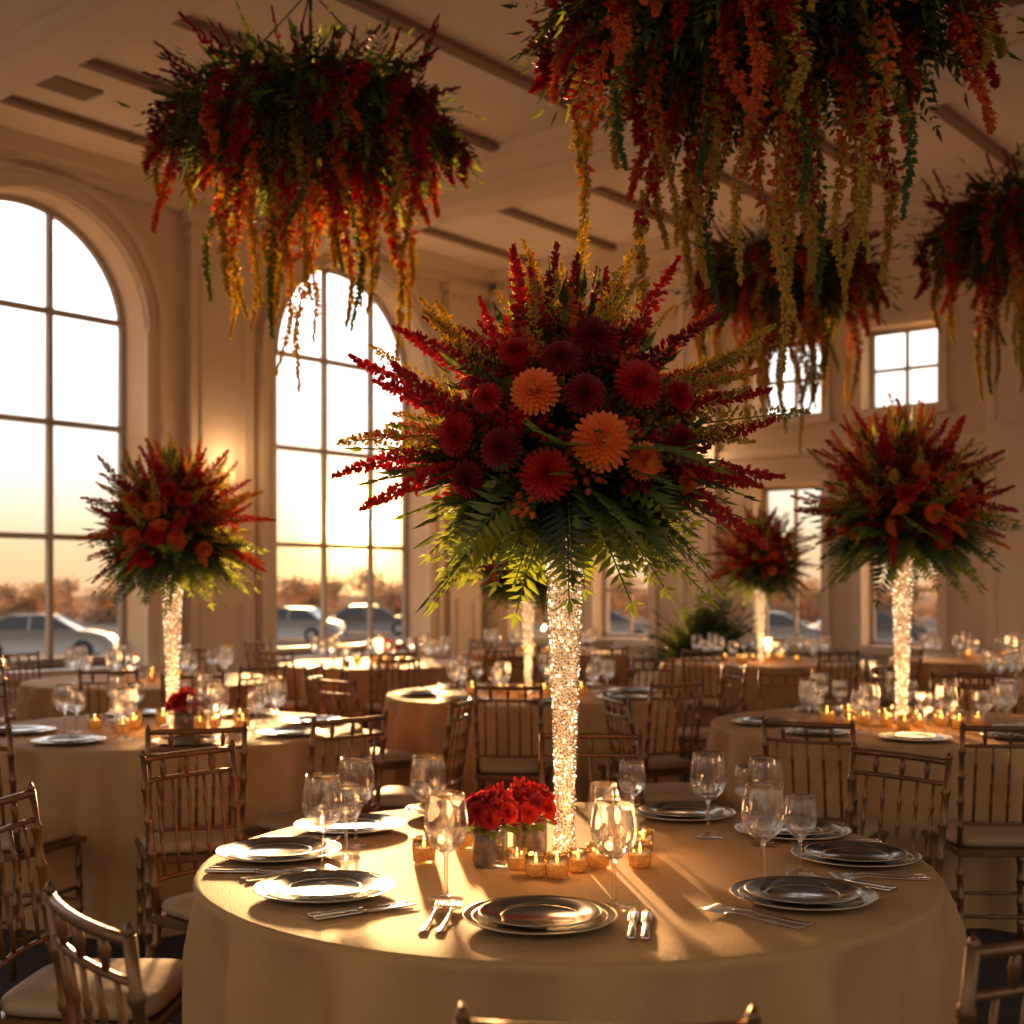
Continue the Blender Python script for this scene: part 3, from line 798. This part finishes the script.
def chandelier():
    e = empty('hanging_floral_chandelier'); rr = random.Random(31)
    b = MB()
    b.tube([(0,0,.1),(0,0,1.0)], .008, 8)
    n = 40
    b.tube([(.5*math.cos(2*pi*i/n), .5*math.sin(2*pi*i/n), .05) for i in range(n+1)], .012, 6, 0, False)
    for k in range(3):
        a = k*2.09; b.tube([(0,0,.6), (.5*math.cos(a), .5*math.sin(a), .05)], .004, 6)
    b.obj('hanging_frame', ['wire'], parent=e)
    b = MB()
    for i in range(420):
        az = rr.uniform(0, 6.28); r = .52*math.sqrt(rr.random()); el = math.radians(rr.uniform(-25, 70)*(1 if r < .4 else .6)); d = sph(az+rr.uniform(-.4,.4), el)
        p = Vector((r*math.cos(az), r*math.sin(az), rr.uniform(-.06,.16)-.12*(r/.5)**2))
        b.frond(p, d, rr.uniform(.18,.34), rr.uniform(.045,.08), rr.uniform(0,.7), 10, rr.choice((0,1,1)), None, rr)
    for i in range(500):
        az = rr.uniform(0, 6.28); r = rr.uniform(.1,.58); d = sph(az, math.radians(rr.uniform(-88,5)))
        b.frond(Vector((r*math.cos(az), r*math.sin(az), rr.uniform(-.12,.05))), d, rr.uniform(.16,.30), rr.uniform(.06,.10), rr.uniform(.3,1.2), 8, rr.choice((0,1,1)), None, rr, .34)
    for i in range(700):
        az = rr.uniform(0, 6.28); r = .58*math.sqrt(rr.random()); d = Vector((rr.gauss(0,1), rr.gauss(0,1), rr.gauss(0,.6))).normalized()
        b.leaf(Vector((r*math.cos(az), r*math.sin(az), rr.uniform(-.18,.15))), d, rr.uniform(.08,.16), .05, Vector((0,0,1)), 1)
    for i in range(90):
        az = rr.uniform(0, 6.28); r = rr.uniform(.05,.55); d = sph(az, math.radians(rr.uniform(5,65))); p = Vector((r*math.cos(az), r*math.sin(az), .08))
        L = rr.uniform(.12,.28)
        for k in range(26):
            t = k/26; b.octa(p+d*(.05+L*t)+Vector((rr.gauss(0,.012),rr.gauss(0,.012),rr.gauss(0,.012)))*(1-t), .008, d, .014, 2)
    f = b.obj('foliage', ['leaf', 'leafd', 'burg'], parent=e); f['kind'] = 'stuff'
    def st(kind, az, r, sc, z=0):
        o = rr.choice(STR[kind]).copy(); COL.objects.link(o); o.parent = e; a = math.radians(az)
        o.location = (r*math.cos(a), r*math.sin(a), z); o.rotation_euler = (rr.uniform(-.12,.12), rr.uniform(-.12,.12), a+rr.uniform(-.5,.5)); o.scale = (1,1,sc)
    for g in range(9):
        ga = g*40+rr.uniform(-8,8)
        for k in range(4): st(rr.choice(('red','red','burg','burg','mix')), ga+rr.uniform(-10,10), rr.uniform(.46,.63), rr.choice((.45,.65,.85,1.1))*rr.uniform(.85,1.05), rr.uniform(-.06,.07))
    for i in range(14): st(('red','mix','gold','lime')[i % 4], i*25.7+rr.uniform(-13,13), rr.uniform(.30,.48), rr.choice((.6,.85,1.1)), -.08)
    for i in range(13): st(('mix','gold','lime')[i % 3], i*27.7+rr.uniform(-13,13), rr.uniform(.10,.28), rr.choice((.9,1.1,1.35)), -.10)
    for i in range(4): st('gold' if i % 2 else 'mix', i*90+20, rr.uniform(.03,.12), rr.uniform(1.3,1.5), -.10)
    return e
KH = Kind(chandelier())
for (x, y, z, rz, sc) in ((-.93, 6.0, 3.56, 0, 1.0), (.80, 4.2, 3.32, 2.6, 1.0), (1.93, 9.2, 3.62, 2.1, 1.0), (3.22, 7.9, 3.62, 3.3, 1.0)):
    o = KH.put((x, y, z), rz, sc, 'round hanging floral installation with fern and trailing red and gold garlands', 'hanging flowers', 'hanging floral installations')
    b = MB(); b.tube([(0,0,.95),(0,0,H-z+.01)], .006, 8); b.lathe([(.05,H-z-.02),(.05,H-z)], 16)
    b.obj('suspension_rod', ['wire'], parent=o)

for o in TEMPL: bpy.data.objects.remove(o)

e = empty('potted_fern'); b = MB(); b.lathe([(.001,0),(.15,0),(.2,.35),(.22,.36),(.22,.4),(.19,.4),(.18,.36),(.001,.36)], 24); b.obj('pot', ['pot'], True, e)
b = MB()
for i in range(170):
    d = sph(R_.uniform(0,6.28), math.radians(R_.uniform(25,88))); b.frond((0,0,.40), d, R_.uniform(.5,.78), .20, .8, 13, 1, 2, R_, .46)
b.obj('foliage', ['leafd','leafd','stem'], parent=e)['kind'] = 'stuff'
e.location = (2.06, 13.9, 0); e.scale = (1.1, 1.1, 1.15); tag(e, 'dark green potted palm fern standing by the wall', 'potted plant')

# ---------------------------------------------------------------- lights
def pl(x, y, z, en, r=.05, col=(1,.52,.2)):
    l = bpy.data.lights.new('candle_light', 'POINT'); l.energy = en; l.color = col; l.shadow_soft_size = r
    o = bpy.data.objects.new('candle_light', l); COL.objects.link(o); o.location = (x, y, z)
for t in T:
    x, y, R = T[t]
    if t == 0:
        pl(x-.02, y-.16, TH+.14, .9, .03); pl(x+.16, y+.06, TH+.14, .7, .03); pl(x-.25, y+.12, TH+.14, .5, .03)
    else: pl(x, y-.2, TH+.2, 2.5, .06)
sd = Vector((-.125, 1.0, math.tan(math.radians(6.8)))).normalized()
gd = Vector((-.120, 1.0, math.tan(math.radians(2.9)))).normalized()
sun = bpy.data.lights.new('sun', 'SUN'); sun.energy = 18; sun.color = (1, .56, .22); sun.angle = math.radians(2.2)
so = bpy.data.objects.new('sun', sun); COL.objects.link(so); so.rotation_mode = 'QUATERNION'; so.rotation_quaternion = sd.to_track_quat('Z', 'Y')

w = bpy.data.worlds.new('World'); S.world = w; w.use_nodes = True
nt = w.node_tree; N = nt.nodes; L = nt.links; bg = N['Background']
tc = N.new('ShaderNodeTexCoord'); sx = N.new('ShaderNodeSeparateXYZ'); L.new(tc.outputs['Generated'], sx.inputs[0])
cr = N.new('ShaderNodeValToRGB'); L.new(sx.outputs['Z'], cr.inputs[0])
els = cr.color_ramp.elements
els[0].position = 0; els[0].color = (.225, .14, .075, 1); els[1].position = 1; els[1].color = (.72, .67, .62, 1)
for p, c in ((.025, (.235,.155,.085,1)), (.05, (.25,.195,.13,1)), (.085, (.29,.26,.21,1)), (.15, (.42,.40,.365,1)), (.30, (.93,.93,.93,1)), (.7, (.80,.77,.74,1))):
    q = els.new(p); q.color = c
def math_(op, a, bb):
    m = N.new('ShaderNodeMath'); m.operation = op
    for i, v in enumerate((a, bb)):
        if isinstance(v, (int, float)): m.inputs[i].default_value = v
        elif v is not None: L.new(v, m.inputs[i])
    return m.outputs[0]
dp = N.new('ShaderNodeVectorMath'); dp.operation = 'DOT_PRODUCT'; L.new(tc.outputs['Generated'], dp.inputs[0]); dp.inputs[1].default_value = gd
mx = math_('MAXIMUM', dp.outputs['Value'], 0)
p2 = math_('MULTIPLY', math_('POWER', mx, 2.0), 3.6)
st = math_('ADD', p2, .85)
bg2 = N.new('ShaderNodeBackground'); bg2.inputs[0].default_value = (1, .54, .13, 1)
g = math_('ADD', math_('MULTIPLY', math_('POWER', mx, 300.0), .8), math_('MULTIPLY', math_('POWER', mx, 2200.0), 10.0))
g = math_('ADD', g, math_('MULTIPLY', math_('POWER', mx, 9000.0), 60.0))
L.new(g, bg2.inputs[1])
ad = N.new('ShaderNodeAddShader'); L.new(bg.outputs[0], ad.inputs[0]); L.new(bg2.outputs[0], ad.inputs[1])
L.new(cr.outputs[0], bg.inputs[0]); L.new(st, bg.inputs[1]); L.new(ad.outputs[0], N['World Output'].inputs['Surface'])

# ---------------------------------------------------------------- camera
cam = bpy.data.cameras.new('camera'); co = bpy.data.objects.new('camera', cam); COL.objects.link(co)
cam.lens = 45.7; cam.sensor_width = 36; cam.sensor_fit = 'HORIZONTAL'
co.location = (0, 0, 1.4); co.rotation_euler = (pi/2, 0, 0); cam.shift_y = 76/1024
cam.dof.use_dof = True; cam.dof.focus_distance = 3.0; cam.dof.aperture_fstop = 3.5
cam.clip_end = 1000
S.camera = co
S.view_settings.view_transform = 'Standard'
S.view_settings.look = 'None'
S.view_settings.exposure = 0.2
